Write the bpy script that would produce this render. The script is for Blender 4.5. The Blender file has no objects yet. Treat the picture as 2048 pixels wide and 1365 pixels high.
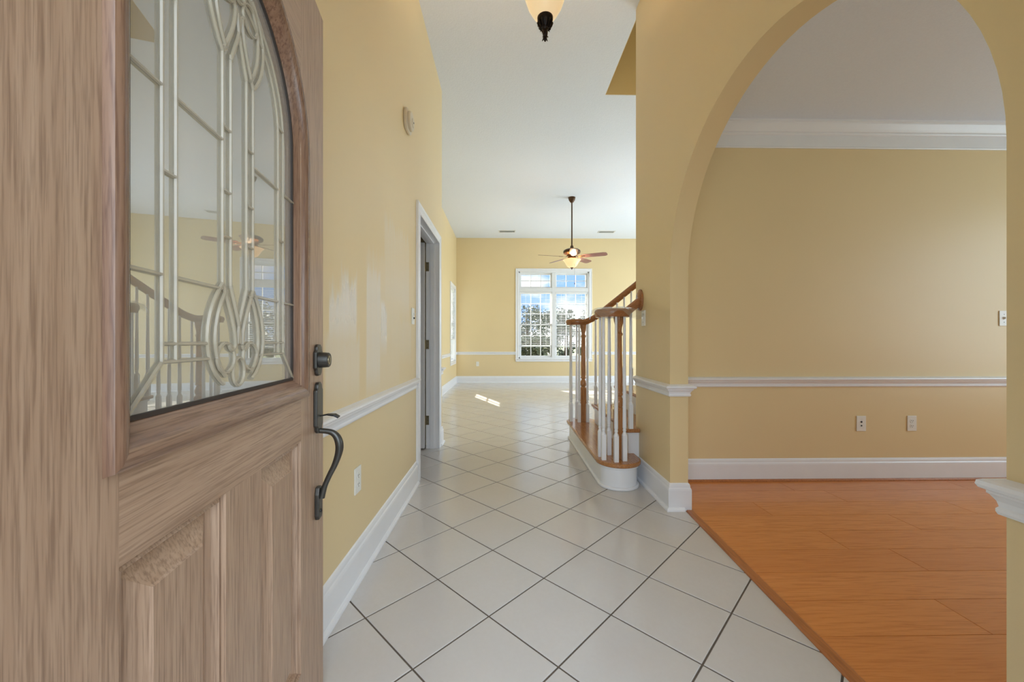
import bpy, bmesh, math, random
from mathutils import Vector, Matrix
random.seed(7)
S = bpy.context.scene
COL = S.collection
R = math.radians

# ------------------------------------------------------------------ camera
FPX, CX, CY, EYE = 775.0, 1024.0, 682.5, 1.065
PSI = math.atan(14.0 / FPX)
cam = bpy.data.cameras.new('camera'); camo = bpy.data.objects.new('camera', cam); COL.objects.link(camo)
cam.sensor_fit = 'HORIZONTAL'; cam.sensor_width = 36.0; cam.lens = 36.0 * FPX / 2048.0
cam.clip_start = 0.02; cam.clip_end = 300
camo.location = (0, 0, EYE); camo.rotation_euler = (R(90), 0, -PSI)
S.camera = camo

# ------------------------------------------------------------------ colour management
vs = S.view_settings
vs.view_transform = 'Standard'; vs.look = 'None'; vs.gamma = 1.0; vs.use_curve_mapping = False
vs.exposure = 0.66

# ------------------------------------------------------------------ sky
W = bpy.data.worlds.new('sky'); S.world = W; W.use_nodes = True
nt = W.node_tree; nt.nodes.clear()
wo = nt.nodes.new('ShaderNodeOutputWorld'); bg = nt.nodes.new('ShaderNodeBackground')
tc = nt.nodes.new('ShaderNodeTexCoord'); mp = nt.nodes.new('ShaderNodeMapping'); mp.inputs['Scale'].default_value = (1, 1, 2.6)
nz = nt.nodes.new('ShaderNodeTexNoise'); nz.inputs['Scale'].default_value = 5.5; nz.inputs['Detail'].default_value = 7; nz.inputs['Roughness'].default_value = .55
cr = nt.nodes.new('ShaderNodeValToRGB')
cr.color_ramp.elements[0].position = .41; cr.color_ramp.elements[0].color = (.33, .56, .98, 1)
cr.color_ramp.elements[1].position = .54; cr.color_ramp.elements[1].color = (.98, .99, 1, 1)
nt.links.new(tc.outputs['Generated'], mp.inputs['Vector']); nt.links.new(mp.outputs[0], nz.inputs['Vector'])
nt.links.new(nz.outputs['Fac'], cr.inputs['Fac']); nt.links.new(cr.outputs['Color'], bg.inputs['Color'])
bg.inputs['Strength'].default_value = .82
nt.links.new(bg.outputs[0], wo.inputs['Surface'])

# ------------------------------------------------------------------ sun (low, from the far left) and area lamps for daylight at the openings
def light(kind, name, loc, rot, energy, color=(1, 1, 1), **kw):
    l = bpy.data.lights.new(name, kind); l.energy = energy; l.color = color
    for k, v in kw.items(): setattr(l, k, v)
    o = bpy.data.objects.new(name, l); COL.objects.link(o); o.location = loc; o.rotation_euler = rot
    return o
sund = Vector((-.404 * math.cos(R(20.3)), .915 * math.cos(R(20.3)), math.sin(R(20.3))))
so = light('SUN', 'sun_offscreen', (-8, 20, 12), (0, 0, 0), 17.0, (1, .95, .86), angle=R(.5))
so.rotation_euler = (-sund).to_track_quat('-Z', 'Y').to_euler()
DOOR_W, DINING_W, LIVING_W = 46, 29, 172
COOL = (.735, .87, 1.0)
light('AREA', 'front_doorway_sky_offscreen', (.05, -1.0, 1.75), (R(76), 0, 0), DOOR_W, COOL, shape='RECTANGLE', size=1.9, size_y=2.4)
light('AREA', 'dining_fill_offscreen', (5.5, 1.5, 1.5), (R(90), 0, R(90)), DINING_W, (.70, .86, 1.0), shape='RECTANGLE', size=1.6, size_y=1.8)  # area lamp added for daylight from the right, behind an unseen dining window
light('AREA', 'living_fill_offscreen', (5.75, 7.2, 1.6), (R(90), 0, R(90)), LIVING_W, COOL, shape='RECTANGLE', size=4.4, size_y=2.6)  # area lamp added to brighten the living room, behind unseen side glazing

# ------------------------------------------------------------------ materials
def srgb(r, g, b):
    f = lambda c: (c / 12.92 if c <= .04045 else ((c + .055) / 1.055) ** 2.4)
    return (f(r / 255), f(g / 255), f(b / 255), 1)
class NT:
    def __init__(s, name):
        s.m = bpy.data.materials.new(name); s.m.use_nodes = True; s.t = s.m.node_tree; s.n = s.t.nodes
        s.b = s.n['Principled BSDF']; s.out = s.n['Material Output']
    def add(s, typ, **kw):
        n = s.n.new(typ)
        for k, v in kw.items():
            if k in n.inputs: n.inputs[k].default_value = v
            else: setattr(n, k, v)
        return n
    def ln(s, a, b): s.t.links.new(a, b)
    def coord(s, kind='Object', scale=(1, 1, 1)):
        t = s.add('ShaderNodeTexCoord'); m = s.add('ShaderNodeMapping'); m.inputs['Scale'].default_value = scale
        s.ln(t.outputs[kind], m.inputs['Vector']); return m.outputs[0]
    def noise(s, vec, scale, detail=3, rough=.5, dist=0):
        n = s.add('ShaderNodeTexNoise'); n.inputs['Scale'].default_value = scale; n.inputs['Detail'].default_value = detail
        n.inputs['Roughness'].default_value = rough; n.inputs['Distortion'].default_value = dist; s.ln(vec, n.inputs['Vector']); return n.outputs['Fac']
    def ramp(s, fac, stops):
        r = s.add('ShaderNodeValToRGB'); e = r.color_ramp.elements
        while len(e) < len(stops): e.new(.5)
        for x, (p, c) in zip(e, stops): x.position = p; x.color = c
        s.ln(fac, r.inputs['Fac']); return r.outputs['Color']
    def bump(s, h, strength, dist=.01):
        b = s.add('ShaderNodeBump'); b.inputs['Strength'].default_value = strength; b.inputs['Distance'].default_value = dist
        s.ln(h, b.inputs['Height']); s.ln(b.outputs[0], s.b.inputs['Normal'])
    def math(s, op, a, b=None, c=None):
        m = s.add('ShaderNodeMath', operation=op)
        for i, v in enumerate((a, b, c)):
            if v is None: continue
            if isinstance(v, (int, float)): m.inputs[i].default_value = v
            else: s.ln(v, m.inputs[i])
        return m.outputs[0]
    def mix(s, fac, a, b, blend='MIX'):
        m = s.add('ShaderNodeMix', data_type='RGBA', blend_type=blend)
        for sock, v in ((m.inputs[0], fac), (m.inputs[6], a), (m.inputs[7], b)):
            if isinstance(v, (int, float)): sock.default_value = v
            elif isinstance(v, tuple): sock.default_value = v
            else: s.ln(v, sock)
        return m.outputs[2]
    def col(s, c):
        if isinstance(c, tuple): s.b.inputs['Base Color'].default_value = c
        else: s.ln(c, s.b.inputs['Base Color'])
    def set(s, **kw):
        for k, v in kw.items(): s.b.inputs[k.replace('_', ' ')].default_value = v
        return s

M = {}
def plain(name, c, rough=.5, metal=0, nscale=0, var=.06, bump=0):
    k = NT(name); v = k.coord()
    if nscale:
        f = k.noise(v, nscale, 4)
        k.col(k.mix(f, tuple(x * (1 - var) for x in c[:3]) + (1,), tuple(min(1, x * (1 + var)) for x in c[:3]) + (1,)))
        if bump: k.bump(f, bump, .002)
    else: k.col(c)
    k.set(Roughness=rough, Metallic=metal); M[name] = k.m; return k

WALLC = (.815, .645, .362, 1)
def wall_mat(name, c, patches=False):
    k = NT(name); v = k.coord()
    big = k.noise(v, 1.3, 2)
    base = k.mix(big, tuple(x * .97 for x in c[:3]) + (1,), tuple(min(1, x * 1.03) for x in c[:3]) + (1,))
    fine = k.noise(v, 260, 2)
    rough = .42
    k.b.inputs['Roughness'].default_value = rough
    if patches:   # brushed-out filler patches on the entry wall (own shapes: rectangles with ragged tops), some sheen put into their pale colour
        sep = k.add('ShaderNodeSeparateXYZ'); k.ln(v, sep.inputs[0]); Y, Z = sep.outputs[1], sep.outputs[2]
        streak = k.noise(k.coord(scale=(1, 26, 1.2)), 1.0, 4, .7); rag = k.noise(k.coord(scale=(1, 30, 5)), 1, 3)
        tot = None
        # (y0,y1,z0,z1,opacity)
        for (y0, y1, z0, z1, op) in ((1.475, 1.60, 1.07, 1.25, .38), (1.585, 1.745, 1.07, 1.33, .38), (1.87, 2.08, .84, 1.42, .26), (1.88, 2.08, 1.06, 1.40, .24),
                                     (2.08, 2.19, 1.02, 1.27, .40), (1.44, 1.78, .84, 1.10, .18), (1.86, 2.45, .80, 1.50, .09), (2.15, 2.70, 1.25, 1.75, .13), (2.3, 2.75, .95, 1.2, .10), (1.68, 1.74, .92, 1.0, .22)):
            zz = k.math('ADD', Z, k.math('MULTIPLY_ADD', rag, .26, -.13)); yy = k.math('ADD', Y, k.math('MULTIPLY_ADD', streak, .05, -.025))
            def edge(val, a, soft, inv=False):
                m = k.add('ShaderNodeMapRange', interpolation_type='SMOOTHSTEP'); m.inputs[1].default_value = a - soft; m.inputs[2].default_value = a + soft
                if inv: m.inputs[3].default_value = 1; m.inputs[4].default_value = 0
                k.ln(val, m.inputs[0]); return m.outputs[0]
            f = k.math('MULTIPLY', k.math('MULTIPLY', edge(yy, y0, .012), edge(yy, y1, .012, True)), k.math('MULTIPLY', edge(Z, z0, .12), edge(zz, z1, .05, True)))
            f = k.math('MULTIPLY', k.math('MULTIPLY', f, op), k.math('MULTIPLY_ADD', streak, .7, .6))
            tot = f if tot is None else k.math('MAXIMUM', tot, f)
        tot = k.math('MINIMUM', k.math('MULTIPLY', tot, 2.0), .8)
        base = k.mix(tot, base, (.82, .79, .76, 1))
        k.ln(k.math('MULTIPLY_ADD', tot, -.22, rough), k.b.inputs['Roughness'])
    k.col(base); k.bump(fine, .10, .001); M[name] = k.m
wall_mat('wall_paint', WALLC)
wall_mat('wall_paint_patched', WALLC, True)
k = NT('ceiling_paint'); v = k.coord(); n1 = k.noise(v, 70, 5, .7); k.col(k.mix(k.noise(v, 90, 3), (.79, .83, .90, 1), (.85, .89, .96, 1))); k.set(Roughness=.9); k.bump(n1, .5, .006); M['ceiling'] = k.m
k = NT('white_trim'); v = k.coord(); k.col(k.mix(k.noise(v, 9, 4), (.84, .84, .86, 1), (.90, .90, .91, 1))); k.set(Roughness=.28); M['trim'] = k.m
plain('grout', srgb(104, 92, 80), .9, 0, 60, .15)
k = NT('floor_tile'); v = k.coord(); oi = k.add('ShaderNodeObjectInfo')
a = k.mix(k.noise(v, 3.5, 5, .6), srgb(206, 202, 198), srgb(219, 215, 212)); b = k.mix(k.math('MULTIPLY', k.noise(v, 45, 4, .7), .45), a, srgb(199, 190, 181))
k.col(k.mix(k.math('MULTIPLY', oi.outputs['Random'], .35), b, srgb(203, 196, 189))); k.set(Roughness=.17); k.b.inputs['Specular IOR Level'].default_value = .8
k.bump(k.noise(v, 30, 3), .05, .002); M['tile'] = k.m
def wood(name, c1, c2, c3, scale, rough=.35, rnd=0.0, bump=.12, gs=1.0):
    """grain: long streaks across the small-scale axes given by scale"""
    k = NT(name); oi = k.add('ShaderNodeObjectInfo'); t = k.add('ShaderNodeTexCoord')
    ad = k.add('ShaderNodeVectorMath', operation='MULTIPLY_ADD'); k.ln(t.outputs['Object'], ad.inputs[0]); ad.inputs[1].default_value = (1, 1, 1)
    cb = k.add('ShaderNodeCombineXYZ'); r20 = k.math('MULTIPLY', oi.outputs['Random'], 17.0)
    for i in range(3): k.ln(r20, cb.inputs[i])
    k.ln(cb.outputs[0], ad.inputs[2])
    mp = k.add('ShaderNodeMapping'); mp.inputs['Scale'].default_value = scale; k.ln(ad.outputs[0], mp.inputs['Vector']); v = mp.outputs[0]
    f = k.noise(v, 1.0 * gs, 5, .62, .6); g = k.noise(v, 4.2 * gs, 3, .6, .2); lo = k.noise(v, .25 * gs, 2)
    c = k.mix(k.ramp(f, [(.32, (0, 0, 0, 1)), (.68, (1, 1, 1, 1))]), c1, c2)
    c = k.mix(k.ramp(g, [(.46, (0, 0, 0, 1)), (.66, (.8, .8, .8, 1))]), c, c3)
    c = k.mix(k.math('MULTIPLY', lo, .35), c, c2)
    if rnd: c = k.mix(k.math('MULTIPLY', oi.outputs['Random'], rnd), c, c3)
    k.col(c); k.set(Roughness=rough); k.bump(g, bump, .001); M[name] = k.m
OA, OB, OC = srgb(168, 136, 110), srgb(189, 159, 133), srgb(128, 98, 77)
wood('oak_vertical', OA, OB, OC, (70, 70, 2.2))
wood('oak_horizontal', OA, OB, OC, (2.2, 70, 90))
wood('oak_frame', srgb(122, 90, 70), srgb(144, 112, 90), srgb(88, 60, 48), (50, 50, 2.5), .25)
wood('oak_frame_sill', srgb(132, 100, 80), srgb(154, 122, 100), srgb(96, 68, 54), (2.5, 50, 70), .25)
wood('stair_oak', srgb(172, 114, 66), srgb(192, 136, 86), srgb(132, 80, 44), (60, 60, 3), .22)
wood('stair_tread_oak', srgb(172, 114, 66), srgb(192, 136, 86), srgb(132, 80, 44), (40, 3, 40), .18)
wood('handrail_oak', srgb(156, 100, 60), srgb(176, 120, 76), srgb(118, 70, 40), (3, 60, 60), .22)
wood('laminate', srgb(222, 140, 70), srgb(230, 150, 80), srgb(200, 118, 56), (1.6, 26, 26), .24, .35, .04)
wood('threshold_wood', srgb(176, 106, 56), srgb(188, 118, 64), srgb(140, 80, 40), (26, 1.6, 26), .3)
wood('fan_blade_wood', srgb(140, 92, 84), srgb(160, 112, 104), srgb(110, 66, 58), (3, 40, 40), .3)
plain('pewter', srgb(86, 84, 80), .38, .8, 40, .2)
plain('pewter_dark', srgb(58, 58, 60), .4, .8, 40, .2)
plain('bronze', srgb(86, 62, 44), .4, .6, 60, .35)
plain('black_bronze', srgb(38, 28, 24), .4, .5, 80, .4, .4)
plain('brass_hinge', srgb(150, 138, 110), .35, .8, 40, .2)
plain('switch_plastic', srgb(238, 236, 228), .3)
plain('slot_dark', srgb(40, 38, 36), .5)
plain('chime_plastic', srgb(224, 210, 184), .45, 0, 30, .03)
plain('vent_metal', srgb(225, 225, 222), .4)
plain('vinyl_white', srgb(236, 237, 238), .35, 0, 8, .02)
plain('door_weatherseal', srgb(60, 50, 44), .7)
k = NT('blind_slat'); k.col((.88, .88, .87, 1)); k.set(Roughness=.4); k.b.inputs['Subsurface Weight'].default_value = 0; M['blind'] = k.m
def glass(name, ior, tint, rough=.0, haze=0):
    k = NT(name); k.n.remove(k.b)
    fr = k.add('ShaderNodeFresnel'); fr.inputs['IOR'].default_value = ior
    tr = k.add('ShaderNodeBsdfTransparent'); tr.inputs['Color'].default_value = tint
    gl = k.add('ShaderNodeBsdfGlossy'); gl.inputs['Roughness'].default_value = rough; gl.inputs['Color'].default_value = (1, 1, 1, 1)
    mx = k.add('ShaderNodeMixShader'); ge = k.add('ShaderNodeNewGeometry'); k.ln(k.math('MULTIPLY', fr.outputs[0], k.math('SUBTRACT', 1.0, ge.outputs['Backfacing'])), mx.inputs[0]); k.ln(tr.outputs[0], mx.inputs[1]); k.ln(gl.outputs[0], mx.inputs[2])
    o = mx.outputs[0]
    if haze:
        df = k.add('ShaderNodeBsdfDiffuse'); df.inputs['Color'].default_value = (.8, .82, .8, 1)
        m2 = k.add('ShaderNodeMixShader'); m2.inputs[0].default_value = haze; k.ln(o, m2.inputs[1]); k.ln(df.outputs[0], m2.inputs[2]); o = m2.outputs[0]
    k.ln(o, k.out.inputs['Surface']); M[name] = k.m
glass('window_glass', 1.35, (.97, .98, .98, 1))
glass('door_glass', 3.5, (.95, .96, .94, 1), .003, .16)
glass('clear_plastic', 1.6, (.93, .93, .93, 1), .12, .12)
k = NT('came_resin'); k.col(srgb(196, 184, 160)); k.set(Roughness=.2, Alpha=.6); k.b.inputs['Specular IOR Level'].default_value = .8; M['came'] = k.m
def lamp_glass(name, c, st):
    k = NT(name); v = k.coord(); f = k.noise(v, 14, 4, .6, 1.0)
    cc = k.mix(f, c, tuple(x * .86 for x in c[:3]) + (1,)); k.col(cc); k.set(Roughness=.3)
    k.ln(cc, k.b.inputs['Emission Color']); k.b.inputs['Emission Strength'].default_value = st; M[name] = k.m
lamp_glass('alabaster_glass', srgb(250, 222, 176), .36)
lamp_glass('fan_bowl_glass', srgb(255, 214, 160), .5)
k = NT('grass'); v = k.coord(); k.col(k.mix(k.noise(v, 2, 5), srgb(88, 104, 60), srgb(120, 130, 84))); k.set(Roughness=.9); M['grass'] = k.m
k = NT('leaves'); v = k.coord(); oi = k.add('ShaderNodeObjectInfo'); k.col(k.mix(k.noise(v, 3, 4), srgb(66, 80, 64), srgb(112, 122, 100))); k.set(Roughness=.6); M['leaves'] = k.m
plain('bark', srgb(92, 76, 62), .9, 0, 20, .2)
plain('concrete', srgb(186, 180, 170), .85, 0, 20, .05)
plain('side_room_paint', srgb(200, 190, 165), .8, 0, 4, .02)

# ------------------------------------------------------------------ mesh helpers
ORG = {}
class MB:
    def __init__(s): s.v = []; s.f = []
    def face_add(s, vs_, fs): o = len(s.v); s.v += [tuple(p) for p in vs_]; s.f += [tuple(i + o for i in f) for f in fs]; return s
    def box(s, x0, x1, y0, y1, z0, z1):
        return s.face_add([(x0, y0, z0), (x1, y0, z0), (x1, y1, z0), (x0, y1, z0), (x0, y0, z1), (x1, y0, z1), (x1, y1, z1), (x0, y1, z1)],
                          [(0, 3, 2, 1), (4, 5, 6, 7), (0, 1, 5, 4), (1, 2, 6, 5), (2, 3, 7, 6), (3, 0, 4, 7)])
    def prism(s, poly, a, b, axis='z', top_inset=None):
        n = len(poly); P = {'z': lambda p, t: (p[0], p[1], t), 'x': lambda p, t: (t, p[0], p[1]), 'y': lambda p, t: (p[0], t, p[1])}[axis]
        return s.face_add([P(p, a) for p in poly] + [P(p, b) for p in poly], [tuple(range(n))[::-1], tuple(range(n, 2 * n))] + [(i, (i + 1) % n, (i + 1) % n + n, i + n) for i in range(n)])
    def lathe(s, prof, c=(0, 0, 0), n=24, axis='z', sx=1, sy=1, a0=0):
        vs_ = []; m = len(prof)
        for i in range(n):
            t = 2 * math.pi * i / n + a0
            for r, z in prof:
                p = (r * math.cos(t) * sx, r * math.sin(t) * sy, z)
                if axis == 'x': p = (p[2], p[0], p[1])
                if axis == 'y': p = (p[0], p[2], p[1])
                vs_.append((p[0] + c[0], p[1] + c[1], p[2] + c[2]))
        fs = [(i * m + j, ((i + 1) % n) * m + j, ((i + 1) % n) * m + j + 1, i * m + j + 1) for i in range(n) for j in range(m - 1)]
        if prof[0][0] > 1e-6: fs.append(tuple(i * m for i in range(n))[::-1])
        if prof[-1][0] > 1e-6: fs.append(tuple(i * m + m - 1 for i in range(n)))
        return s.face_add(vs_, fs)
    def sweep(s, pts, sec, closed=False, up=(0, 0, 1), scale=None):
        """section (side, up) carried along a 3d polyline"""
        pts = [Vector(p) for p in pts]; n = len(pts); m = len(sec); vs_ = []; up = Vector(up)
        for i in range(n):
            if closed: d = pts[(i + 1) % n] - pts[i - 1]
            else: d = pts[min(i + 1, n - 1)] - pts[max(i - 1, 0)]
            d.normalize(); side = d.cross(up)
            if side.length < 1e-4: side = Vector((1, 0, 0))
            side.normalize(); u = side.cross(d).normalized(); k_ = scale[i] if scale else 1
            for a, b in sec: vs_.append(pts[i] + side * a * k_ + u * b * k_)
        fs = [(i * m + j, i * m + (j + 1) % m, ((i + 1) % n) * m + (j + 1) % m, ((i + 1) % n) * m + j) for i in range(n if closed else n - 1) for j in range(m)]
        if not closed: fs += [tuple(range(m))[::-1], tuple((n - 1) * m + j for j in range(m))]
        return s.face_add(vs_, fs)
    def tube(s, pts, r, n=8, up=(0, 0, 1), scale=None, closed=False):
        return s.sweep(pts, [(r * math.cos(2 * math.pi * i / n), r * math.sin(2 * math.pi * i / n)) for i in range(n)], closed, up, scale)
    def molding(s, path, prof):
        """profile (out, z) along a floor-plan polyline; out is to the right of travel; mitred"""
        P = [Vector((p[0], p[1])) for p in path]; n = len(P); m = len(prof); vs_ = []
        for i in range(n):
            ds = []
            if i > 0: ds.append((P[i] - P[i - 1]).normalized())
            if i < n - 1: ds.append((P[i + 1] - P[i]).normalized())
            ns = [Vector((d.y, -d.x)) for d in ds]
            o = ns[0] if len(ns) == 1 else (ns[0] + ns[1]) / (1 + ns[0].dot(ns[1]))
            for a, z in prof: vs_.append((P[i].x + o.x * a, P[i].y + o.y * a, z))
        fs = [(i * m + j, i * m + (j + 1) % m, (i + 1) * m + (j + 1) % m, (i + 1) * m + j) for i in range(n - 1) for j in range(m)]
        fs += [tuple(range(m))[::-1], tuple((n - 1) * m + j for j in range(m))]
        return s.face_add(vs_, fs)
    def build(s, name, mat, parent=None, smooth=False, bevel=0, local=False, seg=2):
        me = bpy.data.meshes.new(name); me.from_pydata(s.v, [], s.f)
        bm = bmesh.new(); bm.from_mesh(me); bmesh.ops.recalc_face_normals(bm, faces=bm.faces); bm.to_mesh(me); bm.free()
        me.materials.append(M[mat]); o = bpy.data.objects.new(name, me); COL.objects.link(o)
        if parent is not None:
            o.parent = parent
            if not local: o.location = -Vector(ORG.get(parent.name, (0, 0, 0)))
            ORG[o.name] = (0, 0, 0)
        if smooth:
            me.polygons.foreach_set('use_smooth', [True] * len(me.polygons))
            me.set_sharp_from_angle(angle=R(38))
        if bevel:
            b = o.modifiers.new('bevel', 'BEVEL'); b.width = bevel; b.segments = seg; b.limit_method = 'ANGLE'; b.angle_limit = R(40)
        return o
def child_of(o, parent): o.parent = parent
def tag(o, label, cat, group=None, kind=None):
    o['label'] = label; o['category'] = cat
    if group: o['group'] = group
    if kind: o['kind'] = kind
    return o
def thing(name, loc, label, cat, group=None, kind=None):
    o = bpy.data.objects.new(name, None); COL.objects.link(o); o.location = loc; o.empty_display_size = .1
    ORG[o.name] = tuple(loc); return tag(o, label, cat, group, kind)
def struct(name, mb, mat, label, cat, smooth=False, bevel=0):
    return tag(mb.build(name, mat, None, smooth, bevel), label, cat, None, 'structure')
def inst(src, parent, loc=None, rot=None):
    o = src.copy(); COL.objects.link(o); o.parent = parent
    if loc is not None: o.location = loc
    if rot is not None: o.rotation_euler = rot
    return o

# ------------------------------------------------------------------ plan (metres; x right, y down the hall)
LX, RX, RX2 = -.664, 1.04, 1.155          # hall left wall face, arch wall faces
HC = 3.695                               # hall and living ceiling
DY, SY0, SY1 = 2.92, 3.06, 4.12          # dining back wall, stairwell from-to
LLX, BY, FRX = -1.24, 9.9, 5.2           # living left wall, back wall, far right wall
DC = 2.73                                # dining ceiling
AY0, AY1, AZ = .785, 2.424, 1.48         # arch opening and spring line
DO0, DO1, DOZ = 2.99, 3.85, 2.035        # side doorway
WX0, WX1, WZ0, WZ1 = .35, 2.15, .618, 2.84   # back window rough opening
VY0, VY1, VZ0, VZ1 = 8.84, 9.60, .58, 2.34   # left living window rough opening

# ------------------------------------------------------------------ shell
struct('wall_left', MB().box(LX - .115, LX, .1, DO0 - .02, 0, HC).box(LX - .115, LX, DO1 + .02, 4.09, 0, HC).box(LX - .115, LX, DO0 - .02, DO1 + .02, DOZ + .02, HC),
       'wall_paint_patched', 'yellow hall wall with patchy filler marks beside the side doorway', 'wall')
struct('wall_left_return', MB().box(LLX - .115, LX - .115, 3.975, 4.09, 0, HC), 'wall_paint', 'short yellow wall returning behind the side doorway', 'wall')
struct('wall_living_left', MB().box(LLX - .115, LLX, 4.09, VY0, 0, HC).box(LLX - .115, LLX, VY1, BY, 0, HC).box(LLX - .115, LLX, VY0, VY1, 0, VZ0).box(LLX - .115, LLX, VY0, VY1, VZ1, HC),
       'wall_paint', 'yellow living room wall with a narrow window', 'wall')
struct('wall_back', MB().box(LLX - .115, WX0, BY, BY + .15, 0, HC).box(WX1, FRX + .15, BY, BY + .15, 0, HC).box(WX0, WX1, BY, BY + .15, 0, WZ0).box(WX0, WX1, BY, BY + .15, WZ1, HC),
       'wall_paint', 'yellow back wall of the living room around the tall window', 'wall')
ac, ar = (AY0 + AY1) / 2, (AY1 - AY0) / 2
poly = [(.25, 0), (AY0, 0)] + [(ac - ar * math.cos(math.pi * i / 48), AZ + ar * math.sin(math.pi * i / 48)) for i in range(49)] + [(AY1, 0), (SY0, 0), (SY0, HC), (.25, HC)]
struct('wall_right', MB().prism(poly, RX, RX2, 'x'), 'wall_paint', 'yellow hall wall pierced by a wide round arch', 'wall', True)
struct('wall_dining_back', MB().box(RX2, FRX, DY, SY0, 0, HC), 'wall_paint', 'tan yellow dining room wall seen through the arch', 'wall')
struct('wall_dining_right', MB().box(FRX, FRX + .15, .1, .7, 0, HC).box(FRX, FRX + .15, .7, 2.3, 0, .6).box(FRX, FRX + .15, .7, 2.3, 2.4, HC).box(FRX, FRX + .15, 2.3, 5.0, 0, HC).box(FRX, FRX + .15, 9.4, BY, 0, HC).box(FRX, FRX + .15, 5.0, 9.4, 2.7, HC).box(FRX, FRX + .15, 5.0, 9.4, 0, .15),
       'wall_paint', 'yellow outer side wall with openings for the added side windows', 'wall')
struct('wall_front', MB().box(LX - .115, -.43, .1, .25, 0, HC).box(.53, FRX, .1, .25, 0, HC).box(-.43, .53, .1, .25, 2.07, HC),
       'wall_paint', 'yellow front wall around the entry doorway', 'wall')
struct('wall_stairwell', MB().box(RX + .034, FRX, SY1, SY1 + .1, HC + .12, 6.2).box(RX - .07, RX + .034, SY0, SY1, HC + .12, 6.2).box(RX + .034, FRX, SY0 - .1, SY0, HC, 6.2).box(RX - .07, FRX, SY0 - .1, SY1 + .1, 6.2, 6.3)
       .box(RX + .034, FRX, SY1 - .004, SY1, HC + .002, HC + .12).box(RX + .030, RX + .034, SY0, SY1, HC + .002, HC + .12),
       'wall_paint', 'deep yellow stairwell wall above the ceiling opening', 'wall')
struct('ceiling', MB().box(LLX - .115, RX + .030, .1, SY1, HC, HC + .12).box(LLX - .115, FRX + .15, SY1, BY + .15, HC, HC + .12).box(RX + .030, RX2, .1, SY0, HC, HC + .12), 'ceiling', 'white textured hall and living room ceiling', 'ceiling')
struct('ceiling_dining', MB().box(RX2, FRX, .25, DY, DC, DC + .1), 'ceiling', 'white dining room ceiling behind the arch', 'ceiling')
struct('wall_side_room', MB().box(-3.2, LX - .115, .1, .2, 0, 2.7).box(-3.3, -3.2, .1, 3.975, 0, 2.7).box(-3.2, LX - .115, .2, 3.975, 2.6, 2.7).box(-3.2, LLX - .115, 3.875, 3.975, 0, 2.6), 'side_room_paint', 'plain walls of the side room behind the inner door', 'wall')

# ------------------------------------------------------------------ floors
floor = struct('floor', MB().box(-3.3, RX2, .1, SY1, -.12, -.003).box(LLX - .115, FRX + .15, SY1, BY + .15, -.12, -.003).box(RX2, FRX + .15, SY0, SY1, -.12, -.003), 'grout', 'cream ceramic tile floor laid diagonally with dark grout', 'floor')
floor2 = struct('floor.001', MB().box(RX2, FRX + .15, .1, SY0, -.12, -.006), 'grout', 'reddish orange laminate plank floor of the dining room', 'floor')
TP, TG = .3357, .0065
TO = Vector((-.300, .789)); TA = Vector((math.cos(R(45)), math.sin(R(45)))); TB = Vector((-TA.y, TA.x))
def clip(poly, a, b, c):
    """keep a*x+b*y<=c"""
    out = []
    for i in range(len(poly)):
        p, q = poly[i], poly[(i + 1) % len(poly)]; dp = a * p[0] + b * p[1] - c; dq = a * q[0] + b * q[1] - c
        if dp <= 0: out.append(p)
        if (dp < 0 < dq) or (dq < 0 < dp):
            t = dp / (dp - dq); out.append((p[0] + (q[0] - p[0]) * t, p[1] + (q[1] - p[1]) * t))
    return out
def thr_x(y): return 1.131 + (y - 2.376) * (1.131 - 1.077) / (2.376 - 1.19)     # edge of the wood threshold
kx = (1.131 - 1.077) / (2.376 - 1.19)
REG = [[(-1, 0, .86), (0, -1, -.12), (0, 1, SY1), (1, -kx, 1.131 - 2.376 * kx)],
       [(-1, 0, -LLX + .05), (0, -1, -SY1), (0, 1, BY + .05), (1, 0, FRX)]]
def area(p): return abs(sum(p[i][0] * p[(i + 1) % len(p)][1] - p[(i + 1) % len(p)][0] * p[i][1] for i in range(len(p)))) / 2 if len(p) > 2 else 0
def tile_geo(mb, poly, z=0.0, ch=.0022):
    c = Vector((sum(p[0] for p in poly) / len(poly), sum(p[1] for p in poly) / len(poly))); n = len(poly)
    ins = [tuple(Vector(p) + (c - Vector(p)).normalized() * ch * 1.4) for p in poly]
    vs_ = [(p[0], p[1], z - .008) for p in poly] + [(p[0], p[1], z - .0012) for p in poly] + [(p[0], p[1], z) for p in ins]
    fs = [tuple(range(2 * n, 3 * n))] + [(i, (i + 1) % n, (i + 1) % n + n, i + n) for i in range(n)] + [(i + n, (i + 1) % n + n, (i + 1) % n + 2 * n, i + 2 * n) for i in range(n)]
    mb.face_add(vs_, fs)
hlf = (TP - TG) / 2
sq = [(TA * a + TB * b) * hlf for a, b in ((-1, -1), (1, -1), (1, 1), (-1, 1))]
tiles = []
for i in range(-30, 40):
    for j in range(-30, 40):
        c = TO + TA * TP * (i + .5) + TB * TP * (j + .5)
        if c.y < -.2 or c.y > BY + .4 or c.x < LLX - .4 or c.x > FRX: continue
        full = [tuple(c + s_) for s_ in sq]; pcs = []
        for reg in REG:
            p = full
            for h in reg: p = clip(p, *h) if len(p) > 2 else p
            if area(p) > .0006: pcs.append(p)
        if pcs: tiles.append((c, pcs, sum(map(area, pcs)) > (2 * hlf) ** 2 - 1e-5))
inview = [t for t in tiles if t[0].x < .55 + .19 * t[0].y + .35 and t[0].y > .8]
inview.sort(key=lambda t: t[0].y); keep = inview[:300]; kid = {id(t) for t in keep}
mb = MB(); tile_geo(mb, [tuple(s_) for s_ in sq]); shared = None
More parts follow.
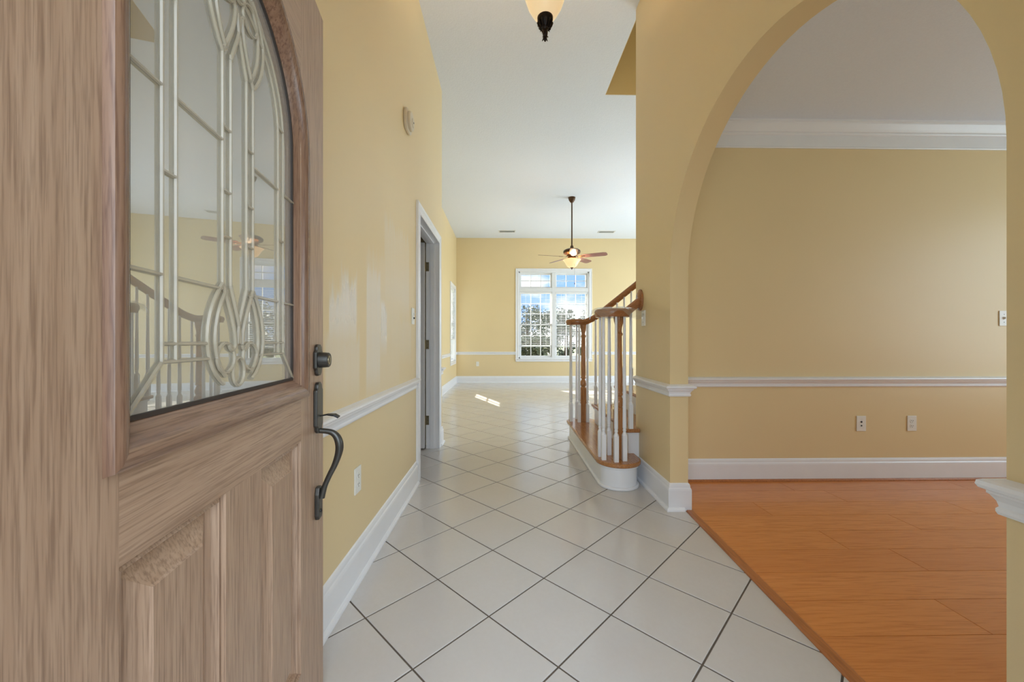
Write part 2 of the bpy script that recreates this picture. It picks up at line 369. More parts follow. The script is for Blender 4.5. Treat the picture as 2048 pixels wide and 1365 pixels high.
for t in keep:
    c, pcs, isfull = t
    if isfull and len(pcs) == 1:
        if shared is None: shared = mb.build('tile', 'tile', floor, local=True); shared.location = (c.x, c.y, 0)
        else: inst(shared, floor, (c.x, c.y, 0))
    else:
        m2 = MB()
        for p in pcs: tile_geo(m2, [(q[0] - c.x, q[1] - c.y) for q in p])
        o = m2.build('tile', 'tile', floor, local=True); o.location = (c.x, c.y, 0)
m2 = MB()
for t in tiles:
    if id(t) not in kid:
        for p in t[1]: tile_geo(m2, p)
o = m2.build('tile_field', 'tile', floor); o['kind'] = 'stuff'
# laminate planks (run across the view)
pw, pl = .192, 1.28
row = 0; y = DY - .012
while y > .25:
    y0 = max(y - pw, .25); x = thr_x(y) + .03 - random.random() * pl * .98
    while x < FRX:
        x1 = min(x + pl, FRX); xa = max(x, thr_x((y + y0) / 2) + .02)
        if x1 - xa > .01:
            cx_, cy_ = (xa + x1) / 2, (y + y0) / 2; e = .0010
            pa = [(xa - cx_ + e, y0 - cy_ + e), (x1 - cx_ - e, y0 - cy_ + e), (x1 - cx_ - e, y - cy_ - e), (xa - cx_ + e, y - cy_ - e)]
            if xa > x: pa[0] = (thr_x(y0) + .02 - cx_, pa[0][1]); pa[3] = (thr_x(y) + .02 - cx_, pa[3][1])
            m2 = MB(); tile_geo(m2, pa, 0, .0008); o = m2.build('plank', 'laminate', floor2, local=True); o.location = (cx_, cy_, .001)
        x += pl
    y -= pw; row += 1
sec = [(-.024, -.006), (.024, -.006), (.024, .003), (.016, .009), (-.016, .009), (-.024, .003)]
tr = MB(); pts = [(thr_x(yy) + .022, yy, 0) for yy in (.26, 1.0, 1.7, 2.40)]
tr.sweep(pts, sec); o = tr.build('trim_1', 'threshold_wood', None, False, .001); tag(o, 'narrow wooden threshold strip where tile meets laminate under the arch', 'threshold', kind='structure')

# ------------------------------------------------------------------ mouldings
BASE = [(0, 0), (.016, 0), (.016, .125), (.0145, .135), (.010, .143), (.009, .155), (.006, .165), (0, .17)]
SHOE = [(0, 0), (.030, 0), (.029, .010), (.024, .018), (.016, .021), (0, .021)]
RAIL = [(0, .716), (.010, .716), (.013, .722), (.013, .728), (.009, .733), (.012, .744), (.020, .755), (.024, .758), (.024, .763), (.034, .767), (.038, .774), (.036, .782), (.028, .786), (.012, .789), (0, .792)]
def trim(name, path, prof, label, cat, mat='trim'):
    return struct(name, MB().molding(path, prof), mat, label, cat)
CS = .085
pL1 = [(LX, .25), (LX, DO0 - CS - .005)]; pL2 = [(LX, DO1 + CS + .005), (LX, 4.09), (LX - .55, 4.09)]
trim('baseboard_left', pL1, BASE, 'white baseboard along the patched hall wall', 'baseboard')
trim('baseboard_left.001', pL2, BASE, 'short white baseboard wrapping the hall corner past the inner door', 'baseboard')
trim('baseboard_left.002', pL1, SHOE, 'white quarter round shoe at the foot of the patched hall wall', 'shoe moulding')
trim('baseboard_left.003', pL2, SHOE, 'white quarter round shoe at the hall corner past the inner door', 'shoe moulding')
trim('trim_2', pL1, RAIL, 'white moulded chair rail along the patched hall wall', 'chair rail')
trim('trim_3', [(LX, DO1 + CS + .005), (LX, 4.09), (LX - .55, 4.09)], RAIL, 'short white chair rail wrapping the hall corner past the inner door', 'chair rail')
pR = [(RX, 2.985), (RX, AY1), (RX2, AY1), (RX2, DY), (FRX, DY)]
trim('baseboard_right', pR, BASE, 'white baseboard wrapping the arch pier by the stairs and dining wall', 'baseboard')
trim('baseboard_right.001', [(RX, 2.985), (RX, AY1), (RX2 - .03, AY1)], SHOE, 'white shoe moulding round the arch pier by the stairs', 'shoe moulding')
trim('trim_4', [(RX2 + .016, AY1 + .02), (RX2 + .016, DY - .016), (FRX, DY - .016)], [(0, 0), (.018, 0), (.016, .010), (.010, .016), (0, .018)], 'brown wooden shoe moulding under the dining baseboard', 'shoe moulding', 'threshold_wood')
trim('trim_5', [(RX, 3.05)] + pR[1:], RAIL, 'white chair rail wrapping the arch pier by the stairs and dining wall', 'chair rail')
pN = [(RX2, .25), (RX2, AY0), (RX, AY0), (RX, .25)]
trim('baseboard_right.002', pN, BASE, 'white baseboard round the arch pier by the front wall', 'baseboard')
trim('trim_6', pN, [(a * .8, z - .014) for a, z in RAIL], 'white chair rail wrapping the arch pier by the front wall', 'chair rail')
pB1 = [(LLX, 4.09), (LLX, BY), (FRX, BY)]
trim('baseboard_back', pB1, BASE, 'white baseboard round the living room back wall', 'baseboard')
trim('baseboard_back.001', pB1, SHOE, 'white shoe moulding round the living room back wall', 'shoe moulding')
def rz(p, dz): return [(a, z + dz) for a, z in p]
trim('trim_7', [(LLX, 4.09), (LLX, VY0 - .075)], RAIL, 'white chair rail on the living room side wall', 'chair rail')
trim('trim_8', [(LLX, VY1 + .075), (LLX, BY), (WX0 - .075, BY)], RAIL, 'white chair rail between the narrow window and the tall window', 'chair rail')
trim('trim_9', [(WX1 + .075, BY), (FRX, BY)], RAIL, 'white chair rail on the back wall behind the staircase', 'chair rail')
CR = [(0, 2.535), (.009, 2.535), (.012, 2.542), (.008, 2.550), (.008, 2.632), (.016, 2.637), (.020, 2.645), (.018, 2.652), (.024, 2.656), (.030, 2.668), (.044, 2.690), (.052, 2.702), (.054, 2.712), (.060, 2.715), (.060, DC), (0, DC)]
trim('trim_10', [(RX2, .25), (RX2, DY), (FRX, DY), (FRX, .25)], CR, 'white stepped crown moulding at the top of the dining walls', 'crown moulding')

# ------------------------------------------------------------------ inner doorway casing and door
CASP = [(0, 0), (0, .016), (.012, .018), (.020, .015), (.050, .013), (.062, .020), (.075, .021), (.085, .017), (.085, 0)]   # across width, thickness
cas = thing('trim_11', (LX, DO0, 0), 'white moulded casing and jamb around the side doorway', 'door casing', kind='structure')
def casing_leg(yin, sgn, name):
    m = MB(); pr = [(yin + sgn * a, LX + t) for a, t in CASP]
    m.face_add([(x, yy, 0) for yy, x in pr] + [(x, yy, DOZ + (abs(yy - yin))) for yy, x in pr], [tuple(range(9))[::-1], tuple(range(9, 18))] + [(i, (i + 1) % 9, (i + 1) % 9 + 9, i + 9) for i in range(9)])
    return m.build(name, 'trim', cas)
casing_leg(DO0, -1, 'casing_leg'); casing_leg(DO1, 1, 'casing_leg')
m = MB(); m.face_add([(LX + t, DO0 - a, DOZ + a) for a, t in CASP] + [(LX + t, DO1 + a, DOZ + a) for a, t in CASP], [tuple(range(9))[::-1], tuple(range(9, 18))] + [(i, (i + 1) % 9, (i + 1) % 9 + 9, i + 9) for i in range(9)]); m.build('casing_head', 'trim', cas)
MB().box(LX - .118, LX + .001, DO0 - .02, DO0, 0, DOZ).build('jamb', 'trim', cas)
MB().box(LX - .118, LX + .001, DO1, DO1 + .02, 0, DOZ).build('jamb', 'trim', cas)
MB().box(LX - .118, LX + .001, DO0 - .02, DO1 + .02, DOZ, DOZ + .02).build('jamb_head', 'trim', cas)
MB().box(LX - .075, LX - .035, DO1 - .012, DO1, 0, DOZ).build('door_stop', 'trim', cas, bevel=.002)
MB().box(LX - .075, LX - .035, DO0, DO0 + .012, 0, DOZ).build('door_stop', 'trim', cas, bevel=.002)
MB().box(LX - .075, LX - .035, DO0, DO1, DOZ - .012, DOZ).build('door_stop', 'trim', cas, bevel=.002)
d2 = thing('door_2', (LX - .125, DO1 - .003, 0), 'white inner door swung open into the side room', 'door', kind='structure')
hx = LX - .125
MB().box(hx - .82, hx, DO1 - .043, DO1 - .006, .012, DOZ - .004).build('door_slab', 'trim', d2, bevel=.002)
for z0, z1 in ((.15, .85), (1.0, 1.9)):
    for x0, x1 in ((hx - .72, hx - .46), (hx - .36, hx - .10)):
        MB().box(x0, x1, DO1 - .047, DO1 - .040, z0, z1).build('door_panel', 'trim', d2, bevel=.003)
for z in (.28, 1.03, 1.80):
    h = MB().box(LX - .125, LX - .088, DO1 - .0035, DO1 + .0005, z - .045, z + .045).build('hinge', 'brass_hinge', d2)
    MB().lathe([(.0065, -.047), (.0065, .047)], (LX - .124, DO1 - .008, z), 10).build('hinge_pin', 'brass_hinge', h)
    s_ = MB()
    for dz in (-.03, 0, .03): s_.lathe([(.004, 0), (.003, .0012)], (LX - .104 + (.006 if dz == 0 else 0), DO1 - .0035, z + dz), 8, 'y')
    s_.build('screw', 'pewter', h)

# ------------------------------------------------------------------ front door, standing open
DW, DT, DZ0, DZ1 = .914, .045, .012, 2.04
dang = math.atan2(.15131, .98849)
F = Vector((-.554, 1.19, 0)); dirv = Vector((-.15131, .98849, 0))
hinge = F - dirv * DW
d1 = thing('door_1', (hinge.x, hinge.y, 0), 'oak entry door with an arched leaded glass light, swung open', 'door', kind='structure')
# local frame: +x along door from hinge to free edge, -y is the visible outer face side (towards hall/camera), z up
d1.rotation_euler = (0, 0, math.atan2(dirv.y, dirv.x))
def ux(u): return DW - u            # u counts from the free edge
gc, gr, gz, gb = ux(.458), .262, 1.54, .965     # glass: centre, half width, spring, bottom
def dbuild(m, name, mat, parent=d1, **kw): return m.build(name, mat, parent, local=True, **kw)
ST = .182
def arch_pts(r, n=32, zb=None, c=gc, zs=gz): return [(c - r * math.cos(math.pi * i / n), zs + r * math.sin(math.pi * i / n)) for i in range(n + 1)]
# stiles, rails, centre stile (face at y=0, body to y=DT)
xl, xr = ux(.748), ux(.182)
dbuild(MB().box(0, xl, 0, DT, DZ0, DZ1), 'door_stile', 'oak_vertical')
dbuild(MB().box(xr, DW, 0, DT, DZ0, DZ1), 'door_stile', 'oak_vertical')
rr = gr + .022
pl_ = [(xl, gz)] + [(x_, z_) for x_, z_ in arch_pts(rr) if xl <= x_ <= xr] + [(xr, gz), (xr, DZ1), (xl, DZ1)]
dbuild(MB().prism(pl_, 0, DT, 'y'), 'door_top_rail', 'oak_horizontal')
dbuild(MB().box(xl, xr, 0, DT, .806, gb - .022), 'door_lock_rail', 'oak_horizontal')
dbuild(MB().box(xl, xr, 0, DT, DZ0, .205), 'door_bottom_rail', 'oak_horizontal')
dbuild(MB().box(ux(.529), ux(.400), 0, DT, .205, .806), 'door_centre_stile', 'oak_vertical')
for a, b in ((.748, .529), (.400, .182)):
    x0, x1, z0, z1 = ux(a), ux(b), .205, .806
    def ringbox(i, y): return [(x0 + i, y, z0 + i), (x1 - i, y, z0 + i), (x1 - i, y, z1 - i), (x0 + i, y, z1 - i)]
    m = MB(); rings = [ringbox(0, .0), ringbox(.002, .010), ringbox(.010, .005), ringbox(.014, .016), ringbox(.022, .021), ringbox(.055, .006), ringbox(.058, .003)]
    vs_ = [p for r_ in rings for p in r_] + [(x0, DT, z0), (x1, DT, z0), (x1, DT, z1), (x0, DT, z1)]
    n = len(rings); fs = [(k_ * 4 + i, k_ * 4 + (i + 1) % 4, (k_ + 1) * 4 + (i + 1) % 4, (k_ + 1) * 4 + i) for k_ in range(n - 1) for i in range(4)] + [tuple((n - 1) * 4 + i for i in range(4)), tuple(n * 4 + i for i in range(4))]
    dbuild(m.face_add(vs_, fs), 'door_panel', 'oak_vertical')
# glazing frame: profile (outward offset from glass edge, proud)
fp = [(-.006, .020), (0, .014), (.012, .004), (.018, -.004), (.030, -.011), (.040, -.013), (.047, -.010), (.050, .0), (.050, .006), (-.006, .022)]
loop = [(gc - gr, gb)] + arch_pts(gr) + [(gc + gr, gb)]
def frame_ring(off):
    return [(gc - gr - off, gb - off)] + [(gc - (gr + off) * math.cos(math.pi * i / 40), gz + (gr + off) * math.sin(math.pi * i / 40)) for i in range(41)] + [(gc + gr + off, gb - off)]
rings = [[(p[0], y_, p[1]) for p in frame_ring(o_)] for o_, y_ in fp]
L = len(rings[0]); m = MB(); vs_ = [p for r_ in rings for p in r_]
fs = [(k_ * L + i, k_ * L + (i + 1) % L, ((k_ + 1) % len(fp)) * L + (i + 1) % L, ((k_ + 1) % len(fp)) * L + i) for k_ in range(len(fp)) for i in range(L)]
fs = [f_ for f_ in fs]
side = [f_ for q_, f_ in enumerate(fs) if q_ % L != L - 1]; bot = [f_ for q_, f_ in enumerate(fs) if q_ % L == L - 1]
fr = dbuild(m.face_add(vs_, side), 'glazing_frame', 'oak_frame', smooth=True)
used = sorted({i for f_ in bot for i in f_}); ren = {i: n_ for n_, i in enumerate(used)}
dbuild(MB().face_add([vs_[i] for i in used], [tuple(ren[i] for i in f_) for f_ in bot]), 'glazing_frame_sill', 'oak_frame_sill', smooth=True)
gy = .017
m = MB(); pl_ = frame_ring(.004); m.prism(pl_, gy, gy + .004, 'y'); gp = dbuild(m, 'glass_pane', 'door_glass')
m = MB(); rg = [[(p[0], y_, p[1]) for p in frame_ring(o_)] for o_, y_ in ((-.007, gy - .004), (-.001, gy - .004), (-.001, gy + .0005), (-.007, gy + .0005))]
fs = [(k_ * L + i, k_ * L + (i + 1) % L, ((k_ + 1) % 4) * L + (i + 1) % L, ((k_ + 1) % 4) * L + i) for k_ in range(4) for i in range(L)]
dbuild(m.face_add([p for r_ in rg for p in r_], fs), 'glass_seal', 'door_weatherseal')
# leaded lines
m = MB()
def came(pts, r=.0030):
    m.tube([(gc + v_, gy - .0025, z_) for v_, z_ in pts], r, 6, up=(0, 1, 0))
def arcz(v_, off): return gz + math.sqrt(max(0, (gr - off) ** 2 - v_ ** 2))
for s_ in (-1, 1):
    for v_, off in ((.2, .062), (.172, .09)):
        pts = [(s_ * v_, 1.036)] + [(s_ * v_, 1.2), (s_ * v_, gz)] + [(s_ * (gr - off) * math.cos(t), gz + (gr - off) * math.sin(t)) for t in [math.pi / 2 * i / 14 for i in range(1, 15)]]
        came(pts)
    for v_ in (.054, .028): came([(s_ * v_, 1.16), (s_ * v_, 1.58)])
    came([(s_ * .262, 1.415), (s_ * .2, 1.415)]); came([(s_ * .172, 1.415), (s_ * .054, 1.415)])
    came([(s_ * .262, 1.156), (s_ * .2, 1.156)]); came([(s_ * .172, 1.156), (s_ * .054, 1.156)])
    came([(s_ * .2, 1.061), (s_ * .098, 1.061)]); came([(s_ * .2, 1.036), (s_ * .086, 1.036)])
    came([(s_ * .2, 1.036), (s_ * .26, .972)])
    for zc in (1.25, 1.441, 1.33): came([(s_ * .054, zc), (s_ * .028, zc)])
    for zc in (1.56, 1.30): came([(s_ * .2, zc), (s_ * .172, zc)])
    def bez(P, n=14):
        out = []
        for i in range(n + 1):
            t = i / n; out.append(tuple((1 - t) ** 3 * P[0][c_] + 3 * (1 - t) ** 2 * t * P[1][c_] + 3 * (1 - t) * t * t * P[2][c_] + t ** 3 * P[3][c_] for c_ in (0, 1)))
        return out
    for flip in (1, -1):
        Z = (lambda z_: z_) if flip == 1 else (lambda z_: 2.735 - z_)
        for P in (((.054, 1.165), (.108, 1.11), (.118, 1.03), (.050, .990)), ((.042, 1.155), (.080, 1.11), (.092, 1.04), (.045, 1.003)),
                  ((.054, 1.165), (.03, 1.12), (.012, 1.09), (.012, 1.058)), ((.028, 1.165), (.012, 1.12), (-.004, 1.10), (-.004, 1.06)), ((.012, 1.058), (.016, 1.045), (.03, 1.045), (.034, 1.06))):
            came([(s_ * v_, Z(z_)) for v_, z_ in bez(P)], .0038)
        came([(s_ * (.043 + .028 * math.cos(t)), Z(1.035 + .026 * math.sin(t))) for t in [2 * math.pi * i / 18 for i in range(19)]], .0034)
for flip in (1, -1):
    Z = (lambda z_: z_) if flip == 1 else (lambda z_: 2.735 - z_)
    came([(.02 * math.cos(t), Z(1.008 + .026 * math.sin(t))) for t in [2 * math.pi * i / 18 for i in range(19)]], .0034)
dbuild(m, 'leaded_came', 'came', gp, smooth=True)
# deadbolt and handle set
def plate(poly_uz, p0, p1, name, mat, parent, bev=.003):
    return dbuild(MB().prism([(ux(u_), z_) for u_, z_ in poly_uz], -p1, -p0, 'y'), name, mat, parent, bevel=bev)
def keystone(uc, z0, z1, hw, tip):
    return [(uc - hw, z0 + tip), (uc - hw * .72, z0 + tip * .8), (uc - hw * .6, z0 + tip * .25), (uc - hw * .3, z0), (uc + hw * .3, z0), (uc + hw * .6, z0 + tip * .25), (uc + hw * .72, z0 + tip * .8), (uc + hw, z0 + tip),
            (uc + hw, z1 - tip), (uc + hw * .72, z1 - tip * .8), (uc + hw * .6, z1 - tip * .25), (uc + hw * .3, z1), (uc - hw * .3, z1), (uc - hw * .6, z1 - tip * .25), (uc - hw * .72, z1 - tip * .8), (uc - hw, z1 - tip)]
UC = .062
db = plate(keystone(UC, .965, 1.055, .030, .022), 0, .010, 'deadbolt', 'pewter', d1)
dbuild(MB().lathe([(.023, -.008), (.022, -.024), (.021, -.034), (.019, -.036), (.0185, -.035)], (ux(UC), 0, 1.010), 28, 'y'), 'key_cylinder', 'pewter', db, smooth=True)
dbuild(MB().lathe([(.0001, -.0358), (.013, -.0362), (.0135, -.034)], (ux(UC), 0, 1.010), 24, 'y'), 'cylinder_face', 'brass_hinge', db, smooth=True)
dbuild(MB().box(ux(UC) - .0015, ux(UC) + .0015, -.0368, -.034, 1.003, 1.018), 'keyway', 'slot_dark', db)
hp = plate(keystone(UC, .800, .946, .027, .022), 0, .011, 'handle_plate', 'pewter', d1)
lat = MB(); lat.sweep([(ux(UC), -.008, .848), (ux(UC), -.03, .852), (ux(UC), -.05, .850), (ux(UC), -.062, .843)], [(-.012, -.0025), (.012, -.0025), (.012, .0025), (-.012, .0025)], scale=[.45, .7, 1, .9])
dbuild(lat, 'thumb_latch', 'pewter_dark', hp, bevel=.001)
gpts = [(-.006, .806), (-.030, .803), (-.046, .797), (-.058, .782), (-.063, .760), (-.060, .735), (-.050, .705), (-.036, .676), (-.024, .648), (-.018, .628), (-.014, .612)]
def smooth_path(P, n=5):
    out = []
    for i in range(len(P) - 1):
        p0, p1, p2, p3 = [Vector(P[max(0, min(len(P) - 1, i + k_))]) for k_ in (-1, 0, 1, 2)]
        for j in range(n):
            t = j / n; out.append(.5 * ((2 * p1) + (p2 - p0) * t + (2 * p0 - 5 * p1 + 4 * p2 - p3) * t * t + (-p0 + 3 * p1 - 3 * p2 + p3) * t ** 3))
    out.append(Vector(P[-1])); return out
g3 = smooth_path([(ux(UC), a, b) for a, b in gpts])
sc = [1.0 + .55 * math.exp(-((i / (len(g3) - 1) - .38) / .18) ** 2) + .5 * max(0, i / (len(g3) - 1) - .8) * 5 * .5 for i in range(len(g3))]
dbuild(MB().tube(g3, .0075, 12, up=(1, 0, 0), scale=sc), 'pull_handle', 'pewter', hp, smooth=True)
plate([(UC - .018, .565), (UC - .012, .552), (UC + .012, .552), (UC + .018, .565), (UC + .018, .625), (UC + .010, .645), (UC - .010, .645), (UC - .018, .625)], 0, .012, 'handle_foot', 'pewter', hp)
dbuild(MB().lathe([(.0001, -.016), (.005, -.014), (.006, -.010)], (ux(UC), 0, .575), 12, 'y'), 'screw', 'pewter_dark', hp, smooth=True)
# ------------------------------------------------------------------ windows
def sash(x0, x1, z0, z1, cols, rows, y, root, fw=.038):
    """one sash in the plane y (world coords): frame, muntins, panes"""
    f_ = MB().box(x0, x0 + fw, y - .018, y + .018, z0, z1).box(x1 - fw, x1, y - .018, y + .018, z0, z1).box(x0 + fw, x1 - fw, y - .018, y + .018, z0, z0 + fw).box(x0 + fw, x1 - fw, y - .018, y + .018, z1 - fw, z1).build('sash_frame', 'vinyl_white', root)
    gx0, gx1, gz0, gz1 = x0 + fw, x1 - fw, z0 + fw, z1 - fw; mw = .009
    for i in range(1, cols): xx = gx0 + (gx1 - gx0) * i / cols; MB().box(xx - mw, xx + mw, y - .010, y + .010, gz0, gz1).build('muntin', 'vinyl_white', root)
    for j in range(1, rows): zz = gz0 + (gz1 - gz0) * j / rows; MB().box(gx0, gx1, y - .0095, y + .0095, zz - mw, zz + mw).build('muntin', 'vinyl_white', root)
    pane = None; cw, ch = (gx1 - gx0) / cols, (gz1 - gz0) / rows
    for i in range(cols):
        for j in range(rows):
            a0, b0 = gx0 + cw * i, gz0 + ch * j
            if pane is None:
                m_ = MB(); ox, oy, oz = ORG[root.name]
                m_.box(0, cw, -.002, .002, 0, ch); pane = m_.build('pane', 'window_glass', root, local=True); pane.location = (a0 - ox, y - oy, b0 - oz)
            else: inst(pane, root, (a0 - ox, y - oy, b0 - oz))
def blind(name, x0, x1, ztop, zbot, y, label, group, tilt=8, sp=.042):
    t = thing(name, ((x0 + x1) / 2, y, zbot), label, 'window blind', group)
    MB().box(x0, x1, y - .03, y + .025, ztop - .05, ztop).build('headrail', 'blind', t, bevel=.003)
    MB().box(x0 + .004, x1 - .004, y - .026, y + .024, zbot, zbot + .018).build('bottom_rail', 'blind', t, bevel=.003)
    m_ = MB(); hw = (x1 - x0) / 2 - .004; pts = []
    for q in range(5): pts.append((-.025 + .0125 * q, .0018 * (1 - ((q - 2) / 2) ** 2)))
    prof = pts + [(a, b - .0024) for a, b in reversed(pts)]
    m_.prism(prof, -hw, hw, 'x'); first = None; n = int((ztop - .06 - zbot - .03) / sp)
    for i in range(n):
        loc = (0, 0, .045 + sp * i)
        if first is None: first = m_.build('slat', 'blind', t, local=True); first.location = loc; first.rotation_euler = (R(tilt), 0, 0)
        else: inst(first, t, loc, (R(tilt), 0, 0))
    for fx in (.18, .82):
        xx = x0 + (x1 - x0) * fx; MB().box(xx - .0012, xx + .0012, y - .027, y - .0255, zbot, ztop).build('ladder_cord', 'blind', t)
        MB().box(xx - .0012, xx + .0012, y + .0245, y + .026, zbot, ztop).build('ladder_cord', 'blind', t)
    return t
w1 = thing('window_1', ((WX0 + WX1) / 2, BY, WZ0), 'tall white twin window with gridded panes and transoms in the back wall', 'window', kind='structure')
WCAS = [(0, .002), (0, .016), (.02, .02), (.055, .015), (.07, .022), (.08, .018), (.08, .002)]
def win_casing(x0, x1, z0, z1, root, mapf):
    m_ = MB(); rg = []
    for a, t in WCAS: rg.append([mapf(x0 - a, t, z0 - a), mapf(x1 + a, t, z0 - a), mapf(x1 + a, t, z1 + a), mapf(x0 - a, t, z1 + a)])
    n = len(rg); m_.face_add([p for r_ in rg for p in r_], [(k_ * 4 + i, k_ * 4 + (i + 1) % 4, ((k_ + 1) % n) * 4 + (i + 1) % 4, ((k_ + 1) % n) * 4 + i) for k_ in range(n) for i in range(4)])
    return m_.build('casing', 'trim', root)
win_casing(WX0, WX1, WZ0, WZ1, w1, lambda a, t, z: (a, BY - t, z))
jm = MB().box(WX0 - .001, WX0 + .03, BY - .002, BY + .15, WZ0, WZ1).box(WX1 - .03, WX1 + .001, BY - .002, BY + .15, WZ0, WZ1).box(WX0, WX1, BY - .002, BY + .15, WZ0 - .001, WZ0 + .03).box(WX0, WX1, BY - .002, BY + .15, WZ1 - .03, WZ1 + .001)
jm.build('window_jamb', 'vinyl_white', w1)
MX = (WX0 + WX1) / 2; TZ0, TZ1 = 2.325, 2.425
MB().box(MX - .045, MX + .045, BY - .004, BY + .13, WZ0 + .03, WZ1 - .03).build('mullion', 'vinyl_white', w1)
MB().box(WX0 + .03, WX1 - .03, BY - .003, BY + .128, TZ0, TZ1).build('transom_bar', 'vinyl_white', w1)
zc = (WZ0 + .03 + TZ0) / 2
for x0, x1 in ((WX0 + .03, MX - .045), (MX + .045, WX1 - .03)):
    sash(x0, x1, TZ1, WZ1 - .03, 3, 2, BY + .10, w1)
    sash(x0, x1, zc - .02, TZ0, 3, 3, BY + .115, w1)
    sash(x0, x1, WZ0 + .03, zc + .02, 3, 3, BY + .078, w1)
blind('window_blind', WX0 + .035, MX - .05, TZ0 - .002, .915, BY + .032, 'white slatted blind in the half of the tall window clear of the stair rail', None, 4)
blind('window_blind', MX + .05, WX1 - .035, TZ0 - .002, .905, BY + .032, 'white slatted blind of the tall window on the half behind the stair rail', None, 14)
MB().box(WX0 - .09, WX1 + .09, BY - .035, BY + .002, WZ0 - .022, WZ0 - .001).build('window_stool', 'trim', w1, bevel=.004)
# narrow left window
w2 = thing('window_2', (LLX, (VY0 + VY1) / 2, VZ0), 'narrow white window in the living room side wall', 'window', kind='structure')
win_casing(VY0, VY1, VZ0, VZ1, w2, lambda a, t, z: (LLX + t, a, z))
MB().box(LLX - .115, LLX + .002, VY0 - .001, VY0 + .03, VZ0, VZ1).box(LLX - .115, LLX + .002, VY1 - .03, VY1 + .001, VZ0, VZ1).box(LLX - .115, LLX + .002, VY0, VY1, VZ0 - .001, VZ0 + .03).box(LLX - .115, LLX + .002, VY0, VY1, VZ1 - .03, VZ1 + .001).build('window_jamb', 'vinyl_white', w2)
zc2 = (VZ0 + VZ1) / 2
for z0, z1, xx in ((VZ0 + .03, zc2 + .02, LLX - .075), (zc2 - .02, VZ1 - .03, LLX - .105)):
    MB().box(xx - .015, xx + .015, VY0 + .03, VY0 + .06, z0, z1).box(xx - .015, xx + .015, VY1 - .06, VY1 - .03, z0, z1).box(xx - .015, xx + .015, VY0 + .06, VY1 - .06, z0, z0 + .035).box(xx - .015, xx + .015, VY0 + .06, VY1 - .06, z1 - .035, z1).build('sash_frame', 'vinyl_white', w2)
    a0, a1, b0, b1 = VY0 + .06, VY1 - .06, z0 + .035, z1 - .035
    ym = (a0 + a1) / 2; MB().box(xx - .009, xx + .009, ym - .008, ym + .008, b0, b1).build('muntin', 'vinyl_white', w2)
    for j in (1, 2): zz = b0 + (b1 - b0) * j / 3; MB().box(xx - .0085, xx + .0085, a0, a1, zz - .008, zz + .008).build('muntin', 'vinyl_white', w2)
    for i in range(2):
        for j in range(3): MB().box(xx - .002, xx + .002, a0 + (a1 - a0) * i / 2, a0 + (a1 - a0) * (i + 1) / 2, b0 + (b1 - b0) * j / 3, b0 + (b1 - b0) * (j + 1) / 3).build('pane', 'window_glass', w2)
t = thing('window_blind', (LLX - .03, (VY0 + VY1) / 2, 1.10), 'white slatted blind half lowered over the narrow side window', 'window blind')
ya, yb, xb = VY0 + .035, VY1 - .035, LLX - .030
MB().box(xb - .025, xb + .03, ya, yb, VZ1 - .08, VZ1 - .03).build('headrail', 'blind', t)
MB().box(xb - .025, xb + .026, ya + .004, yb - .004, 1.10, 1.12).build('bottom_rail', 'blind', t)
m_ = MB().box(-.025, .025, -(yb - ya) / 2 + .004, (yb - ya) / 2 - .004, -.0013, .0013); first = None
for i in range(int((VZ1 - .09 - 1.15) / .042)):
    loc = (0, 0, .05 + .042 * i)
    if first is None: first = m_.build('slat', 'blind', t, local=True); first.location = loc; first.rotation_euler = (0, R(-35), 0)
    else: inst(first, t, loc, (0, R(-35), 0))

# side windows added for the dining and living fill lamps, and the entry door frame (out of the photograph's view)
def side_window(name, y0, y1, z0, z1, n, label):
    w = thing(name, (FRX, (y0 + y1) / 2, z0), label, 'window', kind='structure'); xx = FRX + .09
    win_casing(y0, y1, z0, z1, w, lambda a, t, z: (FRX - t, a, z))
    MB().box(xx - .03, xx + .03, y0, y0 + .05, z0, z1).box(xx - .03, xx + .03, y1 - .05, y1, z0, z1).box(xx - .03, xx + .03, y0 + .05, y1 - .05, z0, z0 + .05).box(xx - .03, xx + .03, y0 + .05, y1 - .05, z1 - .05, z1).build('window_frame', 'vinyl_white', w)
    wd = (y1 - y0 - .1) / n
    for i_ in range(n):
        a0 = y0 + .05 + wd * i_
        if i_: MB().box(xx - .028, xx + .028, a0 - .03, a0 + .03, z0 + .05, z1 - .05).build('mullion', 'vinyl_white', w)
        MB().box(xx - .002, xx + .002, a0, a0 + wd, z0 + .05, z1 - .05).build('pane', 'window_glass', w)
side_window('added_window_dining', .7, 2.3, .6, 2.4, 2, 'white double window added unseen in the dining room side wall')
side_window('added_window_living', 5.0, 9.4, .15, 2.7, 4, 'wide white glazing added unseen in the living room side wall')
ej = thing('trim_12', (.05, .17, 0), 'white jamb around the front entry doorway', 'door frame', kind='structure')
MB().box(-.46, -.425, .085, .26, 0, 2.075).build('jamb', 'trim', ej); MB().box(.525, .56, .085, .26, 0, 2.075).build('jamb', 'trim', ej); MB().box(-.46, .56, .085, .26, 2.05, 2.085).build('jamb_head', 'trim', ej)

